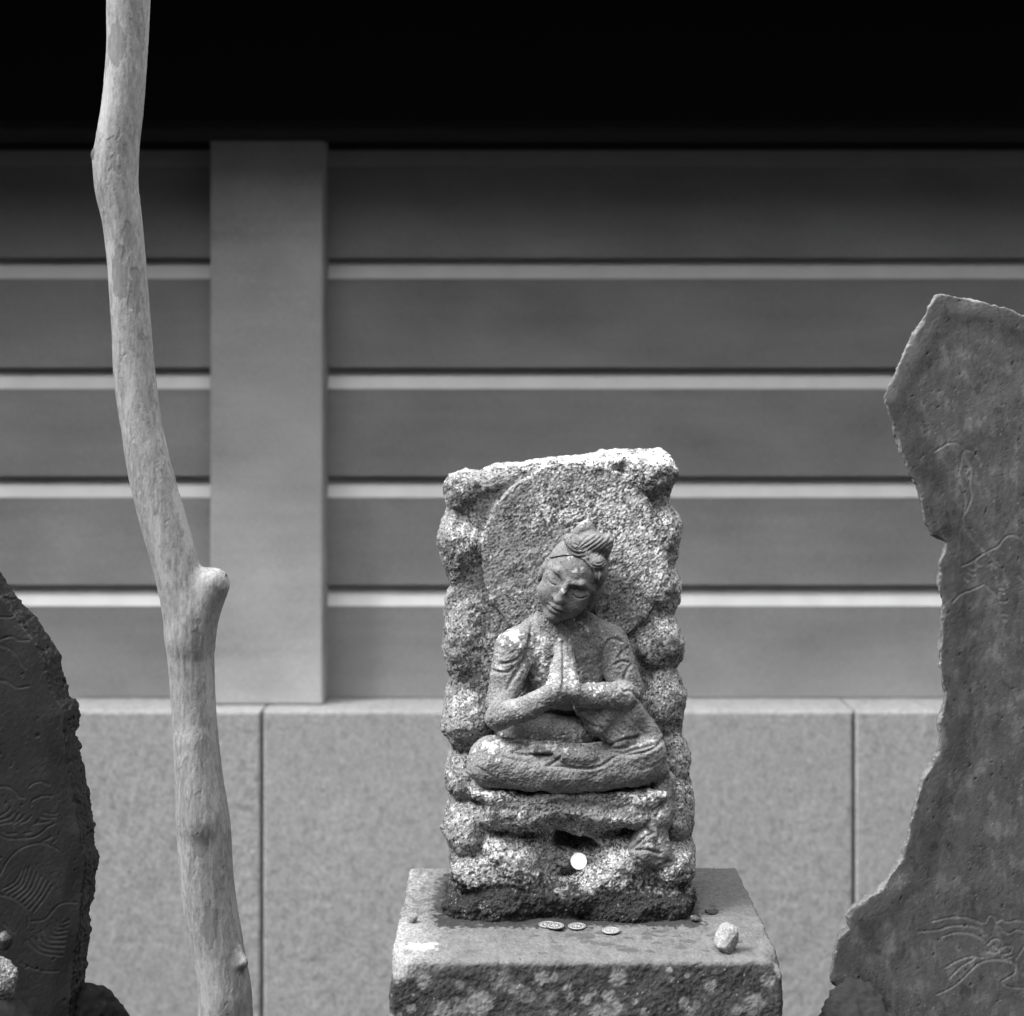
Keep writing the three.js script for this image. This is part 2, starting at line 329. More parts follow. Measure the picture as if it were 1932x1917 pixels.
// ---------------------------------------------------------------- the statue
// Modelled in its own units u (1 u = one photo pixel at 2.15 m, 0.77 mm), x right, y up, z to the viewer, from the lens's axis at 2.15 m.
const D0 = 2.15, U = D0 / F, TOP = -934;                       // TOP: the pedestal's top
const S = (px, py, z) => { const k = 1 - z / F; return [(px - CX) * k, (HY - py) * k, z]; };
const toPhoto = (x, y, z) => { const k = 1 - z / F; return [CX + x / k, HY - y / k]; };
const toWorld = new THREE.Matrix4().makeScale(U, U, U).setPosition(0, EYE, -D0);
const poly = (pts, z) => pts.map(([a, b]) => { const s = S(a, b, z); return [s[0], s[1]]; });
{
  const outline = poly([[842, 900], [870, 888], [905, 892], [930, 878], [990, 874], [1060, 864], [1110, 860], [1140, 852], [1200, 850], [1258, 847], [1274, 866], [1276, 900], [1266, 945], [1272, 962], [1282, 1000], [1282, 1050], [1272, 1076], [1280, 1090], [1281, 1140], [1274, 1162], [1283, 1190], [1284, 1235], [1276, 1262], [1288, 1285], [1290, 1380], [1288, 1410], [1300, 1440], [1310, 1500], [1308, 1560], [1304, 1578], [1311, 1600], [1310, 1660], [1304, 1690], [1300, 1800], [846, 1800], [850, 1690], [846, 1640], [846, 1615], [838, 1570], [838, 1540], [846, 1505], [838, 1470], [846, 1430], [847, 1405], [840, 1370], [836, 1310], [846, 1292], [838, 1240], [836, 1160], [840, 1125], [850, 1108], [836, 1070], [828, 1020], [832, 985], [840, 962], [834, 930]], -40);
  const flat = raster((x, y) => polyDist(outline, x, y), -200, -1060, 420, 20, 3);
  const core = extrude((x, y, z) => flat(x, y) + 4 * noise(x * 0.03, y * 0.03, z * 0.03) + 8 * Math.max(0, noise(x * 0.02, y * 0.02, z * 0.012 + 7)), -188, -34, 15);
  const hc = S(1084, 1050, -20);
  const halo = extrude((x, y) => Math.hypot(x - hc[0], y - hc[1]) - 180 + 5 * noise(x * 0.02, y * 0.02, 1), -60, -20, 5);
  const lumps = [];
  const lump = (px, py, z, rx, ry, rz, turn = 0, stretch = 50) => lumps.push(ellipsoid(S(px, py, z), [rx, ry, rz], turn, stretch));
  // the boulders carved round the border: left side from the top, then right side from the top, then the lower rocks
  lump(872, 928, -50, 36, 36, 48); lump(930, 912, -58, 54, 26, 34, 0.3); lump(870, 1030, -56, 44, 64, 48, 0.1); lump(876, 1202, -58, 40, 90, 50, -0.04);
  lump(882, 1358, -46, 46, 64, 54, 0.08);
  lump(880, 1465, -36, 42, 46, 52, -0.2); lump(888, 1562, -22, 50, 54, 60, 0.15); lump(905, 1645, -4, 60, 46, 58, -0.2); lump(880, 1706, -6, 44, 40, 66);
  lump(1226, 892, -52, 54, 42, 52, -0.15); lump(1165, 876, -60, 60, 22, 42, 0.08); lump(1248, 1006, -60, 38, 54, 44, -0.15); lump(1250, 1110, -58, 36, 48, 44, 0.1); lump(1240, 1216, -52, 50, 54, 52); lump(1248, 1325, -50, 48, 66, 54, -0.1);
  lump(1266, 1436, -44, 38, 62, 50); lump(1272, 1525, -28, 42, 70, 60, 0.1); lump(1270, 1625, -12, 46, 50, 64, -0.2); lump(1266, 1700, 0, 46, 44, 62);
  const low = [];
  const lw = (px, py, z, rx, ry, rz, t = 0) => low.push(ellipsoid(S(px, py, z), [rx, ry, rz], t, 60));
  lw(968, 1632, 8, 74, 50, 46, -0.65); lw(1176, 1636, 8, 80, 48, 46, 0.62); lw(1076, 1692, 14, 130, 40, 46); lw(1076, 1590, -24, 150, 44, 50); lw(940, 1708, 14, 70, 42, 56, -0.2); lw(1190, 1706, 16, 84, 40, 54, 0.2);
  const foot = rbox(S(1072, 1742, -40), [230, 30, 116], 30);
  const seat = rbox(S(1072, 1522, -12), [164, 34, 74], 30), arch = ellipsoid(S(1076, 1608, 78), [150, 58, 44]);
  const niche = ellipsoid(S(1086, 1606, 60), [48, 19, 130], -0.12), nicheUp = ellipsoid(S(1058, 1590, 50), [16, 22, 110], 0.5);
  const cushion = rbox(S(1072, 1490, -4), [184, 11, 66], 11);
  const slab = (x, y, z) => {
    let d = smin(core(x, y, z), halo(x, y, z), 3);
    const wx = x + 9 * noise(x * 0.016, y * 0.016, z * 0.016) + 3 * noise(x * 0.045, y * 0.045, z * 0.045 + 3), wy = y + 10 * noise(x * 0.016 + 31, y * 0.016, z * 0.016) + 5 * noise(x * 0.045 + 31, y * 0.045, z * 0.045 + 3);
    const wz = z + 7 * noise(x * 0.022 + 11, y * 0.022, z * 0.01) + 3 * noise(x * 0.05 + 11, y * 0.05, 3);
    for (const l of lumps) d = smin(d, l(wx, wy, wz), 8);
    d += 4 * Math.max(0, noise(x * 0.014 + 5, y * 0.014, 3)) * (z > -40 ? 1 : 0);
    if (y < -560) {
      let b = foot(wx, wy, wz);
      for (const l of low) b = smin(b, l(wx, wy, wz), 26);
      const s = smax(seat(wx, y + 1.3 * (wy - y) + 5 * Math.sin(x * 0.021), wz), -arch(wx, y + 1.6 * (wy - y), z), 16);
      b = smin(b, s, 20);
      b = smin(b, cushion(x, y + 0.9 * (wy - y) + 3 * Math.sin(x * 0.03 + 1), z), 16);
      d = smin(d, b, 14);
      d = smax(d, -niche(wx, wy, z), 10); d = smax(d, -nicheUp(wx, wy, z), 8);
    }
    return smax(d, TOP - 2 - y, 2);
  };
  // ---- the figure
  const body = [];
  const cap = (a, ra, b, rb, k = 7) => body.push([capsule(S(...a), ra, S(...b), rb), k]);
  const ell = (c, r, t = 0, k = 8) => body.push([ellipsoid(S(...c), r, t, 0), k]);
  ell([1068, 1245, -18], [80, 96, 46]); ell([1062, 1216, -10], [84, 58, 42]);                     // chest
  cap([1046, 1150, 10], 33, [1052, 1200, 0], 40, 14);                                              // neck
  ell([1046, 1166, -34], [40, 36, 38], 0, 14);
  cap([1012, 1182, -8], 22, [974, 1216, 0], 30, 10); cap([1098, 1176, -10], 26, [1146, 1208, -4], 30, 10);   // shoulders
  cap([966, 1222, 4], 33, [942, 1326, 24], 24, 5);                                                 // sleeve, then the arm in it
  cap([990, 1252, 14], 13, [944, 1342, 52], 20, 3);
  cap([940, 1352, 48], 25, [1000, 1334, 86], 22, 3); cap([1000, 1334, 86], 22, [1048, 1306, 104], 19, 3);   // forearm
  cap([1046, 1304, 98], 18, [1059, 1230, 40], 11, 12); cap([1080, 1304, 96], 17, [1069, 1230, 38], 11, 12);  // praying hands
  cap([1063, 1236, 38], 11, [1064, 1210, 28], 8, 12);
  cap([1152, 1214, -4], 34, [1184, 1302, 14], 31, 7);                                              // other sleeve
  cap([1090, 1312, 84], 20, [1176, 1314, 46], 28, 6);
  const drape2 = poly([[1080, 1306], [1120, 1296], [1190, 1292], [1204, 1322], [1234, 1366], [1252, 1392], [1222, 1408], [1160, 1412], [1120, 1380], [1084, 1338]], 40);
  const dr = raster((x, y) => polyDist(drape2, x, y), 60, -700, 340, -460, 2);
  body.push([(x, y, z) => { const t = clamp((-y - 500) / 120, 0, 1); return extrude((a, b) => dr(a, b), -20, mix(80, 72, t) - Math.max(0, x - 150) * 0.24 + 3 * Math.sin(x * 0.11 - y * 0.07), 14)(x, y, z); }, 4]);
  ell([1030, 1384, -34], [100, 40, 36], 0, 10);                                                      // belly
  cap([930, 1436, 30], 47, [1075, 1450, 36], 42, 6); cap([1222, 1420, 34], 36, [1090, 1450, 36], 40, 8);   // crossed legs
  ell([1074, 1450, 30], [188, 42, 52], 0, 12);
  cap([1010, 1410, 66], 12, [1050, 1408, 66], 10, 8);
  ell([1084, 1424, 66], [46, 20, 22], -0.1, 6);                                                    // the foot laid on the leg
  cap([1254, 1474, 14], 22, [1238, 1540, 28], 27, 12); cap([1238, 1540, 28], 28, [1212, 1604, 36], 26, 12); cap([1212, 1608, 34], 22, [1262, 1622, 30], 18, 12);  // hanging cloth
  cap([1236, 1560, 30], 20, [1252, 1606, 40], 16, 8);
  cap([905, 1484, 16], 18, [956, 1510, 40], 13, 8);
  const figure = (x, y, z) => { let d = 1e3; for (const [f, k] of body) d = smin(d, f(x, y, z), k); return d; };
  // carved lines of cloth, hands and feet, as seen from the front
  const folds = lines([
    curve([[1002, 1182], [999, 1210], [990, 1240], [972, 1272], [955, 1300]]), curve([[944, 1252], [962, 1250], [980, 1240], [990, 1226]]), curve([[922, 1298 - 36], [940, 1268], [958, 1268], [968, 1260]]),
    curve([[1062, 1212], [1063, 1250], [1062, 1300]]),
    curve([[1132, 1250], [1138, 1225], [1152, 1206], [1170, 1208], [1176, 1222]]), curve([[1160, 1254], [1172, 1248], [1186, 1250]]), curve([[1166, 1240], [1176, 1228], [1184, 1222]]), curve([[1176, 1282], [1184, 1262], [1190, 1254]]),
    curve([[1178, 1304], [1192, 1304], [1204, 1318]]), curve([[1094, 1352], [1112, 1366], [1134, 1374]]), curve([[1100, 1368], [1118, 1390], [1140, 1410], [1172, 1412], [1200, 1402]]), curve([[1148, 1408], [1176, 1396], [1204, 1390]]), curve([[1148, 1416], [1190, 1424], [1230, 1414], [1254, 1392]]),
    curve([[975, 1416], [990, 1408], [1010, 1402], [1030, 1402]]), curve([[968, 1420], [990, 1424], [1020, 1424], [1040, 1424]]), curve([[1098, 1406], [1116, 1412], [1130, 1424]]), curve([[1032, 1446], [1070, 1448], [1116, 1450], [1136, 1444], [1160, 1428], [1200, 1414], [1244, 1404]]), curve([[1034, 1446], [1046, 1438], [1056, 1430]]),
    curve([[905, 1500], [940, 1512], [980, 1505], [1010, 1494], [1060, 1502], [1120, 1496], [1180, 1508], [1220, 1500]]), curve([[1262, 1470], [1256, 1510], [1238, 1540]]), curve([[1196, 1540], [1218, 1562], [1230, 1572]]), curve([[1192, 1602], [1220, 1578], [1232, 1572]]), curve([[1196, 1604], [1220, 1604], [1246, 1610]]), curve([[1204, 1620], [1230, 1634], [1264, 1626]]),
  ]);
  const faint = raster(lines([curve([[1112, 1328], [1146, 1362], [1180, 1394]]), curve([[1146, 1316], [1182, 1350], [1218, 1388]]), curve([[1096, 1318], [1116, 1350], [1146, 1388]]), curve([[898, 1446], [930, 1466], [976, 1478]]), curve([[1190, 1446], [1216, 1452], [1246, 1436]]), curve([[912, 1410], [950, 1428], [1000, 1440]]), curve([[1020, 1196], [1022, 1230], [1018, 1260]]), curve([[1098, 1200], [1106, 1236], [1104, 1270]])]), 800, 1100, 1340, 1660, 1.5);
  const foldMap = raster(folds, 800, 1100, 1340, 1660, 1.5);
  // ---- the head, in its own frame: r to its left cheek in the picture's sense of right, u up, n out of the face
  const roll = 28 * Math.PI / 180, pitch = 17 * Math.PI / 180, yaw = -9 * Math.PI / 180, HC = S(1068, 1106, 78);
  const hm = new THREE.Matrix4().makeRotationZ(-roll).multiply(new THREE.Matrix4().makeRotationY(yaw)).multiply(new THREE.Matrix4().makeRotationX(pitch));
  const he = hm.elements;                                       // columns are the frame's axes
  const E = (c, r, t = 0) => ellipsoid(c, r, t), K = capsule;
  const skull = [[E([0, 18, -52], [53, 58, 56]), 10], [E([0, -22, -46], [47, 52, 48]), 22], [E([0, -52, -26], [28, 24, 26]), 20]];
  const add = [], cut = [];
  for (const s of [-1, 1]) {
    add.push([K([s * 6, 11, 4], 3.5, [s * 24, 19, 0], 4), 6], [K([s * 24, 19, 0], 4, [s * 46, 9, -22], 4), 8]);   // brow
    cut.push([E([s * 27, 4, 9], [20, 12, 14]), 7]);
    add.push([E([s * 27, -3, -12], [19, 12, 11]), 7]);                                                                   // lid
    add.push([E([s * 25, -30, -12], [20, 20, 16]), 18]);                                                               // cheek
    add.push([E([s * 8, -25, 5], [6, 5, 7]), 4]);                                                                       // nostril
    add.push([E([s * 54, -8, -48], [8, 30, 16]), 5]);                                                                   // ear
  }
  add.push([K([0, 13, 4], 4.5, [0, -23, 19], 7.5), 4], [E([0, -24, 18], [9.5, 7.5, 8]), 4], [E([0, -43.5, 2], [15, 4.5, 8]), 4], [E([0, -52, 1], [12.5, 5, 8]), 4], [E([0, -68, -8], [15, 10, 13]), 10]);
  cut.push([E([0, -60, 6], [10, 4, 7]), 5]);
  const face = (x, y, z) => {
    let d = 1e3;
    for (const [f, k] of skull) d = smin(d, f(x, y, z), k);
    for (const [f, k] of cut) d = smax(d, -f(x, y, z), k);
    for (const [f, k] of add) d = smin(d, f(x, y, z), k);
    return d;
  };
  const crown2 = [[-42, 54], [-41, 78], [-35, 98], [-26, 110], [-15, 107], [0, 97], [14, 99], [24, 106], [34, 102], [40, 84], [42, 54]];
  const crown = extrude((x, y) => polyDist(crown2, x, y), -84, -42, 12);
  const hairAdd = [[crown, 3], [E([4, 82, -44], [27, 21, 22], 0.35), 7], [E([-20, 69, -26], [28, 13, 20], -0.3), 6], [E([31, 62, -28], [16, 12, 18], -0.4), 6], [E([45, 42, -32], [10, 16, 18], 0.3), 6]];
  const cap0 = E([0, 20, -54], [57, 62, 60]);
  const hair = (x, y, z) => {
    let d = smax(cap0(x, y, z), (58 - 0.0135 * x * x + z * 0.0 - y) * 0.8, 3);
    for (const [f, k] of hairAdd) d = smin(d, f(x, y, z), k);
    return d;
  };
  const strands = lines([curve([[-46, 66], [-30, 56], [-8, 56], [6, 64]]), curve([[-42, 72], [-28, 63], [-10, 63], [2, 70]]), curve([[-38, 78], [-26, 70], [-12, 70], [-2, 76]]), curve([[-32, 82], [-24, 77], [-16, 77]]),
    ...[0, 1, 2, 3, 4].map((i) => curve([[-12 + i * 9, 70 + i * 2], [-2 + i * 8, 88], [6 + i * 7, 104 - i * 2]])), curve([[-14, 72], [-10, 92], [2, 106]]), curve([[26, 74], [30, 92], [28, 108]]),
    curve([[14, 62], [24, 56], [38, 60], [44, 70]]), curve([[20, 68], [30, 63], [40, 70]]), curve([[34, 52], [42, 44], [46, 32]]), curve([[40, 56], [50, 46], [52, 34]])]);
  const lids = lines([...[-1, 1].map((s) => curve([[s * 18, -7], [s * 26, -9], [s * 34, -7], [s * 42, -1]])), curve([[-15, -46.5], [-8, -47.6], [0, -48.4], [8, -47.6], [15, -46.5]])]);

  // ---- stone: rough and lichen-spotted on the slab, smoother on the figure
  const zone = (px, py) => {                                    // where the pale lichen grows, read off the photograph
    const b = (x, y, rx, ry) => Math.exp(-(((px - x) / rx) ** 2) - ((py - y) / ry) ** 2);
    return 0.9 * b(1200, 1040, 75, 130) + 0.8 * b(925, 1250, 40, 90) + 0.6 * b(1060, 950, 120, 40) + 0.9 * b(895, 1010, 30, 50) + 0.9 * b(930, 1488, 60, 20) + 0.7 * b(1225, 1510, 50, 40) + 0.5 * b(1225, 1310, 50, 80) + 0.7 * b(960, 1585, 50, 45) + 0.7 * b(1120, 1575, 70, 20) + 0.5 * b(1110, 1660, 50, 40) + 0.5 * b(1170, 1610, 60, 40) + 0.25 * b(905, 1650, 40, 30) + 0.35 * b(1075, 1000, 150, 130) + 0.5 * b(1260, 1650, 40, 40) + 0.8 * b(1050, 866, 220, 22) + 0.8 * b(1240, 865, 60, 22) - 0.7 * b(930, 940, 60, 40) - 0.7 * b(1150, 1110, 50, 60) - 0.4 * b(980, 1060, 60, 100);
  };
  const roughStone = (x, y, z, nx, ny, nz) => {
    const [px, py] = toPhoto(x, y, z);
    const q = zone(px, py), n1 = noise(x * 0.26, y * 0.26, z * 0.26), n2 = noise(x * 0.5 + 40, y * 0.5, z * 0.5), n3 = fbm(x * 0.05, y * 0.05, z * 0.05, 3), n4 = noise(x * 0.13 + 7, y * 0.13, z * 0.13);
    const n5 = noise(x * 0.075 + 50, y * 0.075, z * 0.075), n6 = fbm(x * 0.018 + 5, y * 0.018, z * 0.018, 2);
    let c = 0.225 + 0.05 * n3 + 0.05 * n6 + 0.1 * n1 + 0.16 * n2;
    c = Math.max(0.05, c) * mix(1, 0.2, sstep(0.14, 0.42, -n1 - 0.4 * n4 - 0.2 * n6));
    c = mix(c, 0.44 + 0.1 * n2, 0.85 * sstep(0.0, 0.12, n5 * 0.8 + 0.25 * n1 + 0.3 * q - 0.52));       // soft round lichens
    const t = n2 * 0.5 + n1 * 0.5 + n4 * 0.4 + n3 * 0.3 + q * 0.45 + Math.max(0, ny) * 0.15 - 0.44;    // white crusts and grains
    c = mix(c, 0.56 + 0.25 * n2, sstep(-0.05, 0.12, t));
    const moss = sstep(-0.18, 0.1, (py - 1662) / 100 + 0.42 * n3 + 0.25 * n4 - 0.5 * zone(px, py) * (py < 1690));
    c = mix(c, n2 + 0.5 * n1 + 0.5 * n3 > 0.78 ? 0.22 : 0.012 + 0.06 * Math.max(0, n2 + 0.6 * n1 + 0.3 * n3), moss * (py > 1500 ? 1 : 0));
    return c;
  };
  const roughRelief = (x, y, z) => {
    const w = Math.sqrt(Math.max(0, Math.abs(noise(x * 0.11, y * 0.11, z * 0.11))));
    const m = 0.55 + 0.6 * noise(x * 0.02, y * 0.02, z * 0.02 + 4), wx = x + 5 * noise(x * 0.05, y * 0.05, z * 0.05 + 9), wy = y + 5 * noise(x * 0.05 + 7, y * 0.05, z * 0.05);
    return 2.4 * fbm(x * 0.03, y * 0.03, z * 0.03, 2) + (z > -28 && Math.hypot(x - hc[0], y - hc[1]) < 172 ? 0 : 5.5 * Math.abs(noise(x * 0.042 + 2, y * 0.042, z * 0.042)) - 1.5) + 1.3 * m * noise(wx * 0.1, wy * 0.16, z * 0.12) + 1.3 * m * noise(wx * 0.24 + 3, wy * 0.34, z * 0.25) + 1.3 * noise(x * 0.42, y * 0.48, z * 0.45) - 1.4 * w + (y < -845 ? 2.4 * noise(x * 0.4, y * 0.25, z * 0.4 + 7) + 3 * noise(x * 0.12, y * 0.12, z * 0.12 + 7) : 0);
  };
  const smoothStone = (x, y, z, nx, ny, nz) => {
    const [px, py] = toPhoto(x, y, z);
    const n1 = noise(x * 0.22, y * 0.22, z * 0.22), n2 = noise(x * 0.5 + 9, y * 0.5, z * 0.5), n3 = fbm(x * 0.035 + 3, y * 0.035, z * 0.035, 3), n4 = fbm(x * 0.075 + 31, y * 0.075, z * 0.075, 3);
    let c = 0.19 + 0.06 * n3 + 0.05 * n1 + 0.12 * n2;
    c = Math.max(0.06, c) * mix(1, 0.4, sstep(0.3, 0.6, -n2 - 0.5 * n1 - 0.3 * n4));
    const b = (X0, Y0, rx, ry) => Math.exp(-(((px - X0) / rx) ** 2) - ((py - Y0) / ry) ** 2);
    const patch = 0.95 * b(968, 1205, 26, 26) + 0.75 * b(1018, 1230, 20, 34) + 0.5 * b(1045, 1200, 30, 18) + 0.7 * b(1168, 1225, 22, 22) + 0.6 * b(1020, 1280, 40, 40) + 0.55 * b(1090, 1270, 26, 40) + 0.6 * b(1040, 1405, 90, 24) + 0.6 * b(925, 1410, 34, 30) + 0.6 * b(1215, 1400, 40, 14) + 0.5 * b(1100, 1185, 24, 24) + 0.45 * b(935, 1265, 20, 40) + 0.4 * b(1150, 1300, 60, 20) + 0.7 * b(1238, 1510, 30, 30) + 0.6 * b(1225, 1590, 30, 30);
    c = mix(c, 0.5 + 0.12 * n1 + 0.16 * n2, sstep(-0.04, 0.12, n4 * 0.55 + n1 * 0.22 + n2 * 0.12 + patch * 0.7 - 0.5));
    c = mix(c, 0.6, sstep(0, 0.05, n2 * 0.6 + n1 * 0.5 + 0.2 * patch - 0.62));
    return c;
  };
  const faceStone = (x, y, z) => {
    const n1 = noise(x * 0.2 + 5, y * 0.2, z * 0.2), n2 = noise(x * 0.5 + 19, y * 0.5, z * 0.5), n3 = fbm(x * 0.05 + 13, y * 0.05, z * 0.05, 3);
    const b = (X0, Y0, r) => Math.exp(-(((x - X0) / r) ** 2) - ((y - Y0) / r) ** 2);
    let c = 0.15 + 0.04 * n3 + 0.03 * n1 + 0.07 * n2;
    c *= mix(1, 0.5, sstep(0.35, 0.6, -n2 - 0.5 * n1));
    c = mix(c, 0.46, sstep(0, 0.12, 0.8 * b(0, -4, 9) + 0.5 * b(6, 38, 18) + 0.5 * b(-20, 50, 10) + 0.55 * b(-30, 112, 20) + 0.5 * b(34, 112, 14) + 0.4 * b(-22, 74, 18) + 0.3 * n3 + 0.2 * n1 - 0.5));
    return mix(c, 0.55, sstep(0, 0.06, n2 * 0.6 + n1 * 0.5 - 0.7));
  };

  const stone = stoneMat(), fine = stoneMat({ roughness: 0.9 });
  const statue = thing('stone_statue', 'weathered stone relief of a seated praying figure with tilted head before a round halo', 'statue', [0, 0, 0]);
  const kinds = ['backing_slab', 'halo', 'seat', 'rock_base'];
  const rough = net(slab, [-180, -945, -205], [410, -40, 130], 1.95, { relief: roughRelief, color: roughStone, cull: (x, y, z) => TOP - 1 - y });
  const parts = split(rough, kinds, (x, y, z) => {
    if (y < -850) return 3;
    if (y < -670 && Math.abs(x - 108) < 190 && z > -10) return y > -775 ? 2 : 3;
    return z > -26 && z < -8 && Math.hypot(x - hc[0], y - hc[1]) < 180 ? 1 : 0;
  });
  parts.forEach((g, i) => { g.applyMatrix4(toWorld); mesh(kinds[i], g, stone, statue); });
  const bodyG = net(figure, [-110, -900, -70], [320, -370, 160], 1.55, {
    cull: (x, y, z) => -5 - slab(x, y, z), color: smoothStone,
    relief: (x, y, z, nx, ny, nz) => {
      const [px, py] = toPhoto(x, y, z), d = foldMap(px, py);
      return (nz > 0.1 ? -1.7 * Math.exp(-((faint(px, py) / 2.6) ** 2)) * (0.7 + 0.8 * noise(x * 0.04, y * 0.04, 2)) - 4 * Math.exp(-((d / 2.5) ** 2)) * (0.8 + 0.5 * noise(x * 0.05, y * 0.05, 6)) + 1.3 * Math.exp(-(((d - 6) / 4) ** 2)) : 0) + 2.4 * fbm(x * 0.04, y * 0.04, z * 0.04, 2) + 1.1 * noise(x * 0.16, y * 0.2, z * 0.16) + 1.2 * noise(x * 0.36, y * 0.4, z * 0.36);
    },
  });
  const toHead = hm.clone().setPosition(...HC);
  const inSlab = (x, y, z) => slab(he[0] * x + he[4] * y + he[8] * z + HC[0], he[1] * x + he[5] * y + he[9] * z + HC[1], he[2] * x + he[6] * y + he[10] * z + HC[2]);
  const faceG = net(face, [-70, -90, -120], [70, 90, 40], 1.0, {
    color: faceStone, cull: (x, y, z) => -4 - inSlab(x, y, z),
    relief: (x, y, z, nx, ny, nz) => (nz > 0.2 ? -2.8 * Math.exp(-((lids(x, y) / 1.4) ** 2)) : 0) + 0.7 * noise(x * 0.07, y * 0.07, z * 0.07) + 0.4 * noise(x * 0.25, y * 0.25, z * 0.25) + 0.45 * noise(x * 0.5, y * 0.5, z * 0.5),
  });
  const hairG = net(hair, [-75, 0, -130], [75, 140, 30], 1.1, {
    color: faceStone, cull: (x, y, z) => -4 - inSlab(x, y, z),
    relief: (x, y, z, nx, ny, nz) => (nz > 0 ? -2 * Math.exp(-((strands(x, y) / 1.5) ** 2)) : 0) + 0.9 * noise(x * 0.12, y * 0.12, z * 0.12) + 0.5 * noise(x * 0.35, y * 0.35, z * 0.35),
  });
  faceG.applyMatrix4(toHead); hairG.applyMatrix4(toHead);
  const figureMesh = mesh('carved_figure', mergeGeometries([bodyG, faceG]).applyMatrix4(toWorld), fine, statue);
  mesh('hair', hairG.applyMatrix4(toWorld), fine, figureMesh);
}

// ---------------------------------------------------------------- the pedestal and what lies on it
const PT = EYE + TOP * U;                                       // height of its top
{
  const zf = 259, zb = -262, zm = (zf + zb) / 2;                // front and back in statue units
  const x0 = S(735, 0, zf)[0], x1 = S(1477, 0, zf)[0], h = 95;
  const box = rbox([(x0 + x1) / 2, TOP - h, zm], [(x1 - x0) / 2, h, (zf - zb) / 2], 9);
  const chip = ellipsoid([x0 - 6, TOP + 14, zf + 2], [34, 46, 60]), chip2 = ellipsoid([x1 + 8, TOP + 20, zf - 6], [34, 40, 60]);
  const capField = (x, y, z) => smax(smax(box(x, y, z) + 3.5 * noise(x * 0.018, y * 0.018, z * 0.018) + 1.5 * noise(x * 0.06, y * 0.06, z * 0.06), -chip(x, y, z), 16), -chip2(x, y, z), 14);
  const spots = [];
  for (const [a, b, r] of [[1165, 1830 + 14, 15], [1022, 1844, 13], [1015, 1858, 10], [995, 1878, 14], [1046, 1826 + 18, 8], [1550 - 100, 1850, 12], [1420, 1895, 18], [1290, 1890, 9], [1302, 1908, 8], [1315, 1896, 7], [1158, 1906, 20], [1130, 1914, 15], [1118, 1870, 8], [1262, 1828, 6], [1340, 1862, 9], [892, 1870, 10], [905, 1890, 22], [868, 1900, 14], [835, 1905, 15], [800, 1850, 13], [1075, 1880, 8], [1390, 1905, 10], [945, 1850, 20], [975, 1870, 14], [1040, 1880, 10], [1106, 1885, 9], [1210, 1915, 10]]) spots.push([...S(a, b, zf), r]);
  for (let i = 0; i < 60; i++) spots.push([mix(x0, x1, rnd()), mix(TOP - 180, TOP - 24, rnd()), zf, 2 + 9 * rnd() ** 2]);
  for (let i = 0; i < 60; i++) { const s = rnd() < 0.5; spots.push([s ? x0 : x1, mix(TOP - 180, TOP - 8, rnd()), mix(zb, zf, rnd()), 4 + 12 * rnd()]); }
  const stains = []; for (let i = 0; i < 46; i++) stains.push([...S(mix(1000, 1390, rnd()), 1700, 150), 3 + 7 * rnd(), 1].slice(0, 5));
  stains.forEach((s) => { s[1] = TOP; s[2] = mix(110, 225, rnd()); });
  const color = (x, y, z, nx, ny, nz) => {
    const n1 = noise(x * 0.28, y * 0.28, z * 0.28), n2 = noise(x * 0.55, y * 0.55, z * 0.55), n3 = fbm(x * 0.03, y * 0.03, z * 0.03, 3), n4 = noise(x * 0.1, y * 0.1, z * 0.1);
    const pale = 0.115 + 0.04 * n3 + 0.03 * n1 + 0.06 * n2;
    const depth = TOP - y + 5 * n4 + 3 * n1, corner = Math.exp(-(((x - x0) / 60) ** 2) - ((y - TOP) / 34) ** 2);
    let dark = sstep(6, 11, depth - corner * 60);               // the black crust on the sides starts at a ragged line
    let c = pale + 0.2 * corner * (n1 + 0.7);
    if (depth < 12) {
      // on the top: black crust where it stays damp round the statue's foot, flat dark spots in front
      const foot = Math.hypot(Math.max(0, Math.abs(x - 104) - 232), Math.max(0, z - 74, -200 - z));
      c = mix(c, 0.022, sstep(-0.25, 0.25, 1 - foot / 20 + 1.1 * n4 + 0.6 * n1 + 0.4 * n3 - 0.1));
      c = mix(c, 0.08 + 0.03 * n1, 0.7 * sstep(-0.1, 0.5, n3 * 0.8 + n4 * 0.3 + (z < 40 ? 0.45 : 0) - 0.35));
      for (const s of stains) { const d = Math.hypot((x - s[0]) * 0.7, z - s[2]) / s[3]; if (d < 1.6) c = mix(c, 0.06, 0.8 * sstep(0.15, -0.1, d - 1 + 0.5 * n1)); }
      c = mix(c, 0.34, sstep(-0.1, 0.2, 1.1 * Math.exp(-(((x + 160) / 46) ** 2) - ((z - 190) / 26) ** 2) + 0.55 * n4 + 0.35 * n1 - 0.72));
      if (n2 + 0.4 * n1 < -0.62) c *= 0.5;
    }
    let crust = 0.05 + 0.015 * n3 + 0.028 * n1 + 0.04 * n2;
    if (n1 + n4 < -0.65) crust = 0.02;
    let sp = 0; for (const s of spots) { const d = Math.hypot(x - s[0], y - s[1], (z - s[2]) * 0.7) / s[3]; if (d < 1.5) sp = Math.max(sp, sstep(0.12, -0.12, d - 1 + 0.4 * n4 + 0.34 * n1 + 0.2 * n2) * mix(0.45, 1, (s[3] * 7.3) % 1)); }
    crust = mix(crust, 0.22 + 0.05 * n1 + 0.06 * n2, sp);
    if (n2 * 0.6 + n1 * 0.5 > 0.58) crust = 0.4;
    return mix(c, crust, dark);
  };
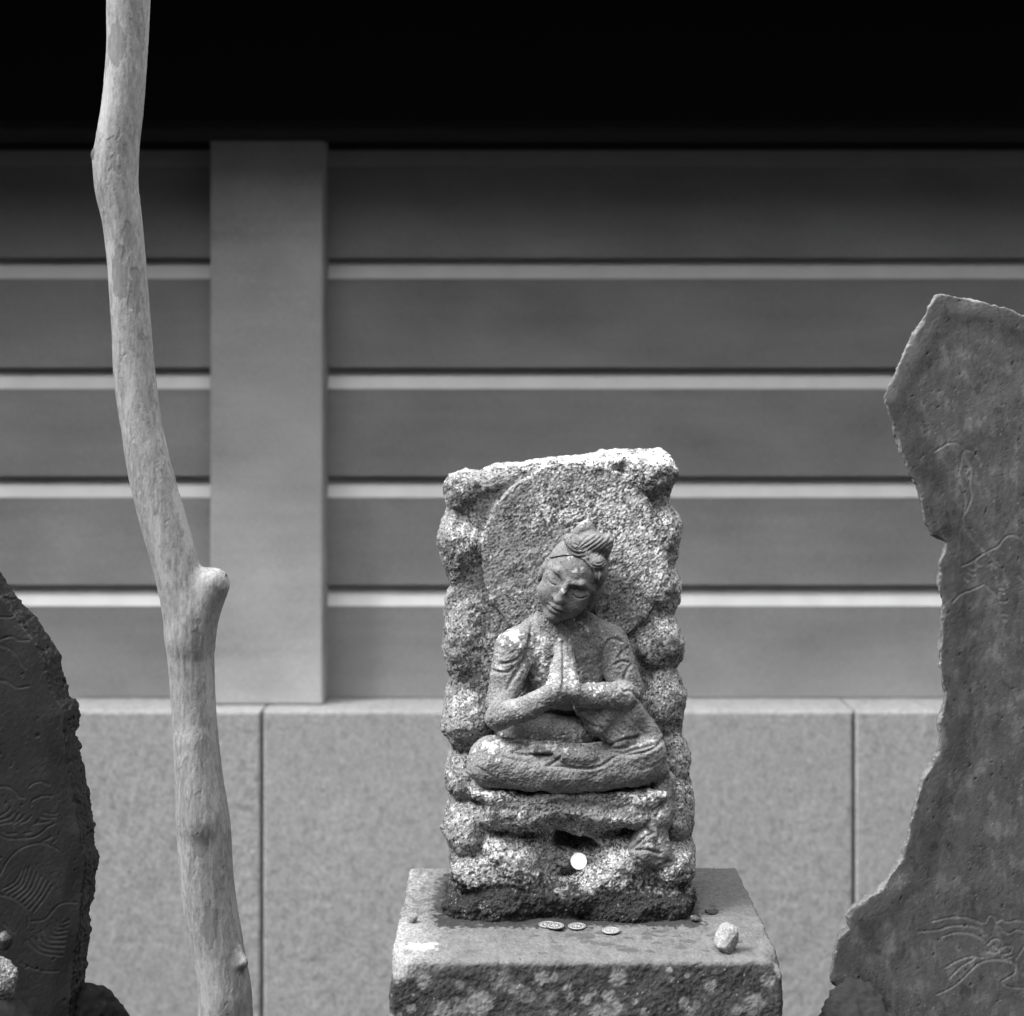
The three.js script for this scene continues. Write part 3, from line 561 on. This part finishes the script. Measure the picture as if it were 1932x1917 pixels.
  const g = net(capField, [x0 - 20, TOP - 2 * h - 10, zb - 20], [x1 + 20, TOP + 20, zf + 20], 2.1, {
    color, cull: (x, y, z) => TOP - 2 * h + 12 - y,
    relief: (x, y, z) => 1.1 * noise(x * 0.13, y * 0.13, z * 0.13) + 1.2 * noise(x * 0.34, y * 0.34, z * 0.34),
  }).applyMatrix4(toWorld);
  const ped = thing('stone_pedestal', 'lichen-spotted square stone pedestal under the praying statue', 'pedestal', [0, 0, 0]);
  mesh('cap_stone', g, stoneMat(), ped);
  const yb = PT - 2 * h * U + 0.01;
  mesh('lower_block', bevelBlock((x0 + 6) * U, (x1 - 6) * U, -0.05, yb, -D0 + (zb + 6) * U, -D0 + (zf - 6) * U, 0.01), grey(0.12, { map: graniteTex }), ped);
}
// coins: a struck disc with a raised rim and a raised device; one stands in the hollow of the rock, four lie before it
{
  const coinMat = new THREE.MeshStandardMaterial({ color: new THREE.Color().setRGB(0.1, 0.1, 0.1), metalness: 0.1, roughness: 0.6 });
  const paleMat = new THREE.MeshStandardMaterial({ color: new THREE.Color().setRGB(0.5, 0.5, 0.5), metalness: 0.1, roughness: 0.5 });
  const R = 0.0128;
  const disc = new THREE.LatheGeometry([[0, -0.0008], [0.95, -0.0008], [1, -0.0004], [1, 0.0006], [0.985, 0.0009], [0.9, 0.0009], [0.86, 0.0004], [0, 0.0004]].map(([r, y]) => new THREE.Vector2(Math.max(1e-5, r * R), y)), 48);
  const device = [];
  for (let i = 0; i < 16; i++) { const a = i / 16 * 2 * Math.PI, g = new THREE.SphereGeometry(0.0011, 8, 6); g.scale(1, 0.6, 1.7); g.rotateY(a); g.translate(Math.sin(a) * R * 0.7, 0.0005, Math.cos(a) * R * 0.7); device.push(g); }
  for (let i = 0; i < 5; i++) { const a = i / 5 * 2 * Math.PI, g = new THREE.SphereGeometry(0.0022, 10, 6); g.scale(0.8, 0.45, 1.3); g.rotateY(a); g.translate(Math.sin(a) * R * 0.28, 0.0005, Math.cos(a) * R * 0.28); device.push(g); }
  const emboss = mergeGeometries(device);
  const rim = new THREE.TorusGeometry(R * 0.93, 0.0007, 8, 48); rim.rotateX(Math.PI / 2); rim.translate(0, 0.0007, 0);
  const brightMat = new THREE.MeshStandardMaterial({ color: new THREE.Color().setRGB(0.32, 0.32, 0.32), metalness: 0.2, roughness: 0.5 });
  const coin = (px, py, h, label, m = coinMat, lean = 0, s = 1, turn = 0) => {
    const d = (EYE - PT - h) * F / (py - HY), t = thing('coin', label, 'coin', [X(px, d), PT + h, -d], 'coins offered at the statue');
    mesh('blank', disc, m, t); mesh('rim', rim, brightMat, t); mesh('device', emboss, brightMat, t); t.scale.setScalar(s); t.rotation.set(lean, turn, 0); return t;
  };
  coin(1033, 1745, 0.0022, 'lying coin half covered by its neighbour, leftmost of the row', coinMat, 0.0, 1, 0.4);
  coin(1047, 1747, 0.0042, 'lying coin that overlaps the leftmost coin of the row', coinMat, 0.05, 1.02, 1.1).rotation.z = -0.06;
  coin(1088.5, 1748, 0.0022, 'lying coin alone between the overlapping pair and the rightmost coin', coinMat, 0, 1, 2.2);
  coin(1152.5, 1756, 0.0022, 'lying pale coin with a plain face, rightmost of the row', new THREE.MeshStandardMaterial({ color: new THREE.Color().setRGB(0.24, 0.24, 0.24), metalness: 0.1, roughness: 0.6 }), 0, 0.98, 3);
  const c = thing('coin', 'bright white coin standing upright in the dark hollow of the statue rock', 'coin', [X(1092, 2.082), Y(1625, 2.082), -2.082], 'coins offered at the statue');
  mesh('blank', disc, paleMat, c); mesh('device', emboss, paleMat, c).scale.set(0.9, 0.5, 0.9); c.scale.setScalar(0.9); c.rotation.set(Math.PI / 2 - 0.42, 0.1, 0);
}
// ---- small stones and scraps on the pedestal
const rock = (name, label, category, c, r, h, o = {}) => {      // an uneven stone round c (metres), radii r
  const f0 = ellipsoid([0, 0, 0], r), m = Math.max(...r), q = o.rough || 0.25, k = o.freq || 1.3 / m, sd = o.seed || 0;
  const planes = []; let ss = seed; seed = 99 + sd * 17; for (let i = 0; i < (o.cuts || 0); i++) { const v = new THREE.Vector3(rnd() - 0.5, rnd() - 0.5, rnd() - 0.5).normalize(); planes.push([v.x, v.y, v.z, (0.62 + 0.22 * rnd()) * Math.hypot(v.x * r[0], v.y * r[1], v.z * r[2])]); } seed = ss;
  const f = (x, y, z) => { let d = f0(x, y, z) + q * m * 0.5 * noise(x * k + sd, y * k, z * k); for (const p of planes) d = smax(d, x * p[0] + y * p[1] + z * p[2] - p[3], m * 0.1); return d; };
  const g = net(f, r.map((v) => -1.35 * v - 4 * h), r.map((v) => 1.35 * v + 4 * h), h, {
    relief: (x, y, z) => (o.fine || 0.03) * m * (noise(x * k * 5, y * k * 5, z * k * 5 + sd) + 0.7 * noise(x * k * 12, y * k * 12, z * k * 12)),
    color: (x, y, z) => { const n1 = noise(x * k * 4, y * k * 4 + sd, z * k * 4), n2 = noise(x * k * 14, y * k * 14, z * k * 14 + sd); let v = o.base * (1 + 0.35 * n1 + 0.45 * n2); if (o.spot && n2 + 0.5 * n1 > 0.4) v = o.spot; return v; },
  });
  if (o.turn) g.rotateZ(o.turn);
  const t = mesh(name, g, stoneMat({ roughness: o.gloss || 0.95 })); t.position.set(...c); return tag(t, label, category);
};
const onTop = (px, py, up) => { const d = (EYE - PT) * F / (py - HY); return [X(px, d), PT + up, -d]; };
rock('stone_chip', 'pale angular stone chip near the right front corner of the pedestal top', 'stone', onTop(1369, 1794, 0.017), [0.018, 0.021, 0.016], 0.0011, { base: 0.24, spot: 0.45, rough: 0.4, cuts: 7, seed: 3, turn: 0.35 });
rock('seed_husk', 'small pale seed husk near the left edge of the pedestal top', 'seed husk', onTop(779, 1742, 0.006), [0.0075, 0.0055, 0.006], 0.0007, { base: 0.16, spot: 0.5, rough: 0.5, seed: 8, turn: 0.7 });
rock('dirt_clod', 'small dark clod of dirt just right of the statue foot', 'clod', onTop(1311, 1738, 0.004), [0.0065, 0.004, 0.005], 0.0007, { base: 0.05, spot: 0.3, rough: 0.6, seed: 5 });
rock('dead_leaf', 'flat dark scrap of leaf on the pedestal behind the dirt clod', 'leaf', onTop(1344, 1722, 0.002), [0.009, 0.0016, 0.006], 0.0006, { base: 0.03, rough: 0.8, seed: 12 });
rock('twig', 'short thin dark twig lying left of the coins', 'twig', onTop(945, 1737, 0.0015), [0.0075, 0.0012, 0.0014], 0.0005, { base: 0.03, rough: 0.4, seed: 21 });

// ---------------------------------------------------------------- the two standing slabs at the sides
function stele(label, d, thick, outline, strokes, o) {          // outline and strokes in photo pixels at distance d; built in units of photo pixels there
  const k = d / F, P = outline.map(([a, b]) => [a - CX, HY - b]);
  const xs = P.map((p) => p[0]), ys = P.map((p) => p[1]), x0 = Math.min(...xs) - 12, x1 = Math.max(...xs) + 12, y0 = Math.min(...ys) - 12, y1 = Math.max(...ys) + 12;
  const flat = raster((x, y) => polyDist(P, x, y), x0, y0, x1, y1, 3);
  const L = strokes.map((s) => curve(s, 5).map(([a, b]) => [a - CX, HY - b]));
  const marks = raster(lines(L), x0, y0, x1, y1, 1.5);
  const T = thick / k, z0 = -T;
  const field = (x, y, z) => {
    const c0 = noise(x * 0.035, y * 0.035, z * 0.03 + o.seed), c1 = noise(x * 0.09, y * 0.09, z * 0.07 + o.seed), c2 = noise(x * 0.055 + 3, y * 0.055, o.seed), chips = 4 * c0 + 7 * Math.max(0, c1) + 9 * Math.max(0, Math.abs(c2) - 0.28) + 2 * noise(x * 0.2, y * 0.2, z * 0.16);
    const e = flat(x, y), b = Math.abs(z - z0 / 2) + z0 / 2;    // broken edges, worn face
    const side = e + chips * 0.8 + (o.slope || 0) * (z < 0 ? z : 0) + 3 * Math.max(0, noise(x * 0.02 + 9, y * 0.02, 0) * (-z) * 0.06);
    return smax(side, b + 1.5 * fbm(x * 0.008, y * 0.008, o.seed, 2) + 7 * sstep(-40, 0, e) * (0.6 + 0.6 * noise(x * 0.012, y * 0.012, 4)) + (o.chamfer || 0) * Math.max(0, e + 8 + 9 * noise(x * 0.028, y * 0.028, 8) - 4 * Math.abs(c1)) * 0.13, 2.5);
  };
  const g = net(field, [x0, y0, z0 - 10], [x1, y1, 14], o.h, {
    slack: 1.6,
    relief: (x, y, z, nx, ny, nz) => {
      if (nz > 0.5) { const m = marks(x, y); return -o.cut * Math.exp(-((m / 1.7) ** 2)) + 0.12 * o.cut * Math.exp(-(((m - 3.4) / 1.6) ** 2)) + 0.3 * noise(x * 0.16, y * 0.1, z) + 0.32 * noise(x * 0.4, y * 0.35, z) - 1.1 * sstep(0.56, 0.72, noise(x * 0.1 + 3, y * 0.1, 5)) - 0.8 * sstep(0.4, 0.6, noise(x * 0.3 + 3, y * 0.3, 5) * 0.8 + 0.2 * noise(x * 0.02, y * 0.02, 9)); }
      return 1.6 * noise(x * 0.16, y * 0.16, z * 0.16) + 0.9 * noise(x * 0.35, y * 0.35, z * 0.35);
    },
    color: (x, y, z, nx, ny, nz) => {
      const n1 = noise(x * 0.3, y * 0.22, z * 0.3 + o.seed), n2 = noise(x * 0.55, y * 0.45, z * 0.5), n3 = fbm(x * 0.012, y * 0.012, o.seed, 3), n4 = fbm(x * 0.05 + 5, y * 0.02, o.seed, 3);
      if (nz < 0.72) return o.edge * (1 + 0.4 * n1 + 0.3 * n3 + 0.4 * n2);
      const e = flat(x, y), m = marks(x, y);
      const n7 = fbm(x * 0.09, y * 0.035, o.seed + 3, 3), n8 = noise(x * 0.03, y * 0.03, o.seed + 6);
      let c = o.base * Math.max(0.35, 1 + 0.28 * n3 + 0.22 * n4 + 0.2 * n7 + 0.16 * n1 + 0.26 * n2);
      c = mix(c, o.base * (0.5 + 0.2 * n2), 0.8 * sstep(0.38, 0.55, n8 * 0.7 + 0.5 * n7 + 0.2 * n1));
      c *= 1 + 0.45 * sstep(0.1, 0.5, n8 * -0.8 + 0.4 * n7 + 0.2 * n1);
      // a darker border along the broken edge, with its ragged inner outline, and black specks of lichen
      c *= mix(1, 0.6, (o.border || 0) * sstep(-0.3, 0.3, 1 - Math.abs(e + 34) / 26 + 0.8 * n3 + 0.7 * n4 + 0.3 * n1) );
      c *= mix(1, 0.55, sstep(0.56, 0.72, noise(x * 0.1 + 3, y * 0.1, 5) + 0.15 * n2));
      if (n2 + 0.6 * n1 > 0.86) c *= 2;
      return c * (1 + o.lines * Math.exp(-((m / 2.4) ** 2)) * (0.7 + 0.5 * n1));
    },
  });
  const t = tag(mesh('stone_stele', g.scale(k, k, k), stoneMat({ roughness: 0.62 })), label, 'stele');
  t.position.set(0, EYE, -d); return t;
}
const Z5 = (l) => l.map(([a, b]) => [1499.2 + a * 0.3628, 525.5 + b * 0.3628]);    // strokes read from enlarged crops of the photograph
const Z6 = (l) => l.map(([a, b]) => [1468.3 + a * 0.3631, 1221 + b * 0.3631]);
const Z7 = (l) => l.map(([a, b]) => [a * 0.2543, 1429.7 + b * 0.2543]);
const Z8 = (l) => l.map(([a, b]) => [a * 0.444, 1066.5 + b * 0.444]);
{
  const s = [
    ...[[[725, 900], [760, 880], [800, 857], [845, 857], [875, 885], [885, 930], [905, 970], [915, 1000], [905, 1035]], [[890, 892], [925, 900], [955, 935], [966, 972]], [[870, 905], [865, 960], [855, 1010], [865, 1060], [880, 1110], [886, 1160], [880, 1220], [873, 1250], [885, 1300], [920, 1350], [960, 1390], [992, 1420]],
      [[915, 1000], [910, 1080], [920, 1130], [905, 1180], [890, 1215]], [[870, 1495], [920, 1475], [960, 1445], [1010, 1415], [1060, 1390], [1090, 1350], [1120, 1335], [1160, 1342], [1193, 1368], [1240, 1430]], [[1000, 1425], [1040, 1465], [1075, 1500], [1090, 1550], [1106, 1604]], [[880, 985], [898, 992], [890, 1010]], [[1160, 1540], [1180, 1565], [1200, 1580]],
      [[905, 1500], [922, 1512], [940, 1512]], [[900, 1526], [920, 1540], [938, 1540]], [[880, 1550], [892, 1566], [902, 1572]], [[935, 1472], [950, 1486], [968, 1494]], [[1005, 1492], [1024, 1480], [1046, 1502]], [[1024, 1480], [1022, 1512]], [[822, 1684], [865, 1640], [920, 1620], [985, 1590]], [[985, 1590], [1020, 1622], [1065, 1656]],
      [[1064, 1610], [1092, 1616]], [[1064, 1632], [1090, 1636]], [[1070, 1680], [1100, 1684]], [[1080, 1745], [1106, 1750]], [[1085, 1772], [1102, 1780]]].map(Z5),
    ...[[[725, 1480], [830, 1470], [900, 1450], [980, 1448], [1050, 1465], [1070, 1500]], [[800, 1425], [900, 1405], [980, 1408], [1060, 1435]], [[850, 1505], [920, 1485], [1000, 1490], [1060, 1520], [1090, 1545], [1110, 1520], [1150, 1520], [1165, 1545], [1140, 1570], [1120, 1555]],
      [[1080, 1432], [1092, 1400], [1120, 1400], [1132, 1430]], [[1132, 1430], [1160, 1418], [1190, 1430], [1240, 1420], [1300, 1432]], [[1150, 1450], [1172, 1480], [1200, 1490], [1240, 1470], [1300, 1484]], [[1090, 1580], [1130, 1590], [1180, 1555], [1215, 1560], [1205, 1590], [1160, 1600], [1175, 1620], [1212, 1610]],
      [[820, 1805], [880, 1780], [940, 1740], [1000, 1680], [1050, 1640], [1110, 1625], [1190, 1630], [1230, 1650], [1230, 1690], [1190, 1720], [1160, 1740], [1190, 1765], [1300, 1770]], [[870, 1665], [930, 1630], [1000, 1608], [1060, 1615]], [[890, 1720], [950, 1660], [1020, 1620]], [[1240, 1620], [1275, 1560], [1310, 1510]]].map(Z6),
  ];
  stele('tall dark grey stone slab with broken left edge and incised drawing at the right', 2.16, 0.045,
    [[1762, 552], [1832, 556], [1880, 570], [1932, 590], [2010, 606], [2060, 640], [2070, 900], [2080, 1500], [2080, 2300], [1700, 2300], [1660, 1960], [1600, 1892], [1562, 1856], [1570, 1800], [1578, 1772], [1600, 1752], [1592, 1730], [1606, 1712], [1650, 1684], [1690, 1636], [1708, 1590], [1722, 1530], [1737, 1470], [1757, 1440], [1772, 1402], [1766, 1366], [1781, 1326], [1776, 1280], [1769, 1230], [1773, 1180], [1777, 1140], [1767, 1100], [1771, 1060], [1782, 1026], [1755, 1016], [1743, 985], [1736, 950], [1726, 915], [1706, 880], [1691, 845], [1681, 800], [1667, 760], [1669, 735], [1678, 718], [1692, 688], [1714, 640], [1746, 590]],
    s, { seed: 4.2, base: 0.066, edge: 0.12, border: 1, cut: 0.95, lines: 1.0, h: 2.2, slope: -0.3, chamfer: 7 });
}
{
  const feather = (n, fn) => Array.from({ length: n }, (_, i) => fn(i));
  const s = [
    ...[[[-60, 240], [0, 218], [40, 215], [80, 225], [120, 260], [150, 295], [185, 300]], [[230, 360], [235, 325], [270, 300], [320, 285], [390, 285]], [[215, 215], [250, 190], [295, 178], [340, 190], [372, 205]], [[-40, 430], [0, 430], [40, 410], [78, 370]], [[-40, 470], [0, 465], [60, 445], [105, 405]], [[0, 492], [40, 485], [100, 470], [140, 410]], [[100, 490], [150, 460], [182, 425]], [[150, 490], [200, 465], [236, 428]],
      [[300, 435], [340, 446], [415, 445]], [[330, 405], [370, 420], [422, 414]], [[250, 492], [320, 480], [372, 470]], [[20, 545], [60, 565], [122, 560]], [[-40, 570], [0, 580], [60, 600], [150, 600], [240, 590], [300, 560], [350, 515], [405, 490]], [[180, 560], [240, 552]], [[-30, 920], [0, 870], [40, 790], [100, 715], [170, 665], [250, 640], [330, 635], [390, 660], [440, 690]], [[310, 620], [350, 605], [385, 585]], [[390, 630], [415, 610]],
      [[-60, 1020], [0, 1018], [60, 1030], [130, 1060], [190, 1120], [210, 1190], [204, 1255]], [[255, 1215], [330, 1200], [380, 1150], [430, 1095], [490, 1075], [565, 1080]], [[25, 1235], [60, 1260], [100, 1300]], [[0, 1260], [40, 1290], [80, 1330]], [[150, 1520], [230, 1560], [330, 1585], [430, 1585]],
      ...feather(9, (i) => [[160 + 29 * i, 830 + (i < 3 ? -12 * i : 22 * i - 60)], [110 + 27 * i, 920 + 16 * i], [10 + 30 * i, 978 + 21 * i]]),
      ...feather(8, (i) => [[195 + 38 * i, 1352 - 24 * i], [290 + 24 * i, 1440 - 30 * i], [462 + 7 * i, 1472 - 38 * i]])].map(Z7),
    ...[[[-20, 222], [0, 220], [40, 222], [76, 204]], [[-20, 320], [0, 315], [50, 304], [80, 319], [122, 320]], [[-20, 495], [0, 490], [40, 500], [70, 520], [122, 514]], [[0, 340], [40, 356], [70, 380], [90, 420], [110, 440]], [[10, 140], [40, 150], [60, 140]]].map(Z8),
  ];
  stele('dark stone slab carved with curling waves and feathers, at the left edge of the photo', 2.12, 0.075,
    [[-130, 1000], [-60, 1062], [-16, 1100], [8, 1136], [34, 1172], [62, 1210], [84, 1250], [92, 1290], [104, 1322], [122, 1345], [122, 1390], [126, 1440], [140, 1500], [146, 1560], [158, 1606], [162, 1640], [152, 1700], [150, 1760], [142, 1800], [136, 1860], [128, 1960], [120, 2300], [-130, 2300], [-140, 1600]],
    s, { seed: 8.8, base: 0.01, edge: 0.008, border: 0.35, cut: 0.9, lines: 0.9, h: 2.1, slope: 0.02 });
}
// stones at the feet of the slabs
rock('base_boulder', 'black rounded boulder at the foot of the left carved slab', 'boulder', [X(178, 2.2), 0.43, -2.2], [0.078, 0.185, 0.08], 0.004, { base: 0.006, spot: 0.02, rough: 0.34, seed: 31, fine: 0.025, freq: 9, cuts: 3 });
rock('base_boulder', 'smooth dark grey boulder under the lower corner of the right slab', 'boulder', [X(1612, 2.1), 0.44, -2.12], [0.085, 0.195, 0.085], 0.004, { base: 0.013, rough: 0.26, seed: 36, fine: 0.03, freq: 11, cuts: 4 });
rock('footing_stone', 'black uneven stone along the bottom edge that carries the pale stone lump', 'stone', [X(-40, 2.0), 0.475, -1.99], [0.11, 0.19, 0.09], 0.005, { base: 0.008, rough: 0.24, seed: 52, fine: 0.02, freq: 9 });
rock('rough_stone', 'pale rough stone lump cut off by the lower left corner', 'stone', [X(-6, 2.0), Y(1852, 2.0), -2.0], [0.026, 0.034, 0.024], 0.0013, { base: 0.15, spot: 0.36, rough: 0.5, seed: 41, fine: 0.06 });
rock('dark_pebble', 'small dark pebble resting on top of the pale stone lump', 'pebble', [X(8, 2.03), Y(1775, 2.03), -2.03], [0.011, 0.013, 0.01], 0.001, { base: 0.02, rough: 0.3, seed: 43, gloss: 0.5 });

// ---------------------------------------------------------------- the young tree with flaking bark
{
  const d = 2.04, k = d / F;
  const C = [[236, -420, 84, -10], [246, -200, 80, -6], [244, -60, 79, -2], [242, 0, 79, 0], [239, 100, 76, 0], [232, 200, 77, 2], [221, 285, 83, 3], [221, 350, 81, 3], [232, 420, 73, 2], [240, 500, 72, 0], [246, 600, 73, -2], [253, 700, 77, -2], [266, 800, 77, 0], [287, 900, 84, 2], [314, 1000, 86, 4], [334, 1070, 86, 4], [349, 1140, 88, 2], [357, 1200, 88, 0], [363, 1300, 82, 0], [370, 1400, 84, 0], [379, 1500, 92, 2], [385, 1560, 98, 3], [388, 1620, 98, 2], [395, 1700, 99, 0], [412, 1800, 98, 0], [424, 1870, 100, 0], [424, 1930, 104, -4], [430, 2100, 116, -6], [436, 2420, 150, -8], [440, 2800, 190, -8]];
  const p = (a, b, z = 0) => [a - CX, HY - b, z];
  const path = curve(C.map((c) => [c[0], c[1], c[3]]), 4), girth = curve(C.map((c) => [c[2], c[1]]), 4);
  C.length = 0; path.forEach((c, i) => C.push([c[0], c[1], girth[i][0], c[2]]));
  const bones = [];
  for (let i = 0; i + 1 < C.length; i++) bones.push(capsule(p(C[i][0], C[i][1], C[i][3]), C[i][2] / 2, p(C[i + 1][0], C[i + 1][1], C[i + 1][3]), C[i + 1][2] / 2));
  const spans = C.slice(0, -1).map((c, i) => [HY - C[i + 1][1] - 130, HY - c[1] + 130]);
  const stub = capsule(p(362, 1200, 4), 36, p(404, 1102, 10), 32);
  const knots = [[(x, y, z) => smax(stub(x, y, z), y - (HY - 1070) + 0.35 * (x + CX - 420), 8), 26], [capsule(p(196, 306, 4), 18, p(184, 293, 6), 9), 12], [capsule(p(370, 1400, 14), 20, p(384, 1536, 27), 25), 30], [capsule(p(452, 1790, 20), 8, p(462, 1806, 26), 11), 14]];
  const field = (x, y, z) => {
    let D = 1e3;
    for (let i = 0; i < bones.length; i++) if (y > spans[i][0] && y < spans[i][1]) D = Math.min(D, bones[i](x, y, z));
    if (D > 999) { for (const b of bones) D = Math.min(D, b(x, y, z)); }
    for (const [f, q] of knots) D = smin(D, f(x, y, z), q);
    // the branch stub is cut flat on top
    return D + 1.6 * noise(x * 0.02, y * 0.005, z * 0.02) + 1.0 * noise(x * 0.07, y * 0.007, z * 0.07);
  };
  // plates of bark that have flaked: each plate a cell of stretched noise, with an outline
  const plate = (x, y, z) => fbm(x * 0.03 + 0.4 * noise(x * 0.1, y * 0.05, z * 0.1), y * 0.006, z * 0.03, 3);
  const bark = (x, y, z) => {
    const w = plate(x, y, z), n1 = noise(x * 0.16, y * 0.03, z * 0.16), n2 = noise(x * 0.4, y * 0.07, z * 0.4), n3 = noise(x * 0.3, y * 0.3, z * 0.3), n5 = noise(x * 0.09, y * 0.07, z * 0.09);
    const n6 = fbm(x * 0.11, y * 0.045, z * 0.11, 3);
    let c = 0.225 + 0.06 * n1 + 0.065 * n2 + 0.05 * n3 + 0.05 * n6 + 0.05 * noise(x * 0.6, y * 0.4, z * 0.6);
    c = mix(c, 0.19 + 0.04 * n1 + 0.06 * n2, sstep(0.30, 0.34, w));
    c = mix(c, 0.285 + 0.06 * n2 + 0.03 * n3, sstep(0.33, 0.42, -w + 0.1 * n5));
    c *= mix(1, 0.7, Math.exp(-(((w - 0.32) / 0.012) ** 2)) * sstep(-0.1, 0.5, n5 + n1));
    const [px, py] = [CX + x, HY - y], b = (X0, Y0, rx, ry) => Math.hypot((px - X0) / rx, (py - Y0) / ry);
    // the two bare places where a flake has come off, and the scar below the lower knot
    for (const [a, q, rx, ry] of [[230, 92, 17, 42], [236, 520, 15, 46], [388, 1580, 14, 24], [405, 1730, 13, 40]]) { const e = b(a, q, rx, ry) + 0.3 * n1 + 0.3 * n5; c = mix(c, 0.165 + 0.04 * n1 + 0.03 * n2, sstep(1.02, 0.94, e)); c *= mix(1, 0.6, Math.exp(-(((e - 1) / 0.05) ** 2))); }
    if (px > 428 && py < 1086 && py > 1060 && px < 450) c = 0.03;
    if (py < 305 && py > 280 && px < 184) c *= 0.35;
    if (n3 * 0.6 + n2 * 0.5 > 0.72) c *= 0.5;
    return c;
  };
  const g = net(field, [160 - CX, HY - 2000, -80], [510 - CX, HY + 240, 90], 2.0, {
    color: bark,
    relief: (x, y, z) => -0.6 * sstep(0.30, 0.34, plate(x, y, z)) + 0.45 * noise(x * 0.22, y * 0.02, z * 0.22) + 0.3 * noise(x * 0.4, y * 0.2, z * 0.4),
  }).scale(k, k, k);
  const lower = net(field, [380 - CX, HY - 2700, -110], [520 - CX, HY - 1990, 110], 6, { color: bark }).scale(k, k, k);
  const tree = thing('tree', 'slim crooked pale tree trunk with smooth flaking bark and a cut branch stub', 'tree', [0, EYE, -d]);
  const trunk = mesh('trunk', g, stoneMat({ roughness: 0.8 }), tree);
  mesh('lower_trunk', lower, stoneMat({ roughness: 0.8 }), tree);
}
renderer.render(scene, camera);
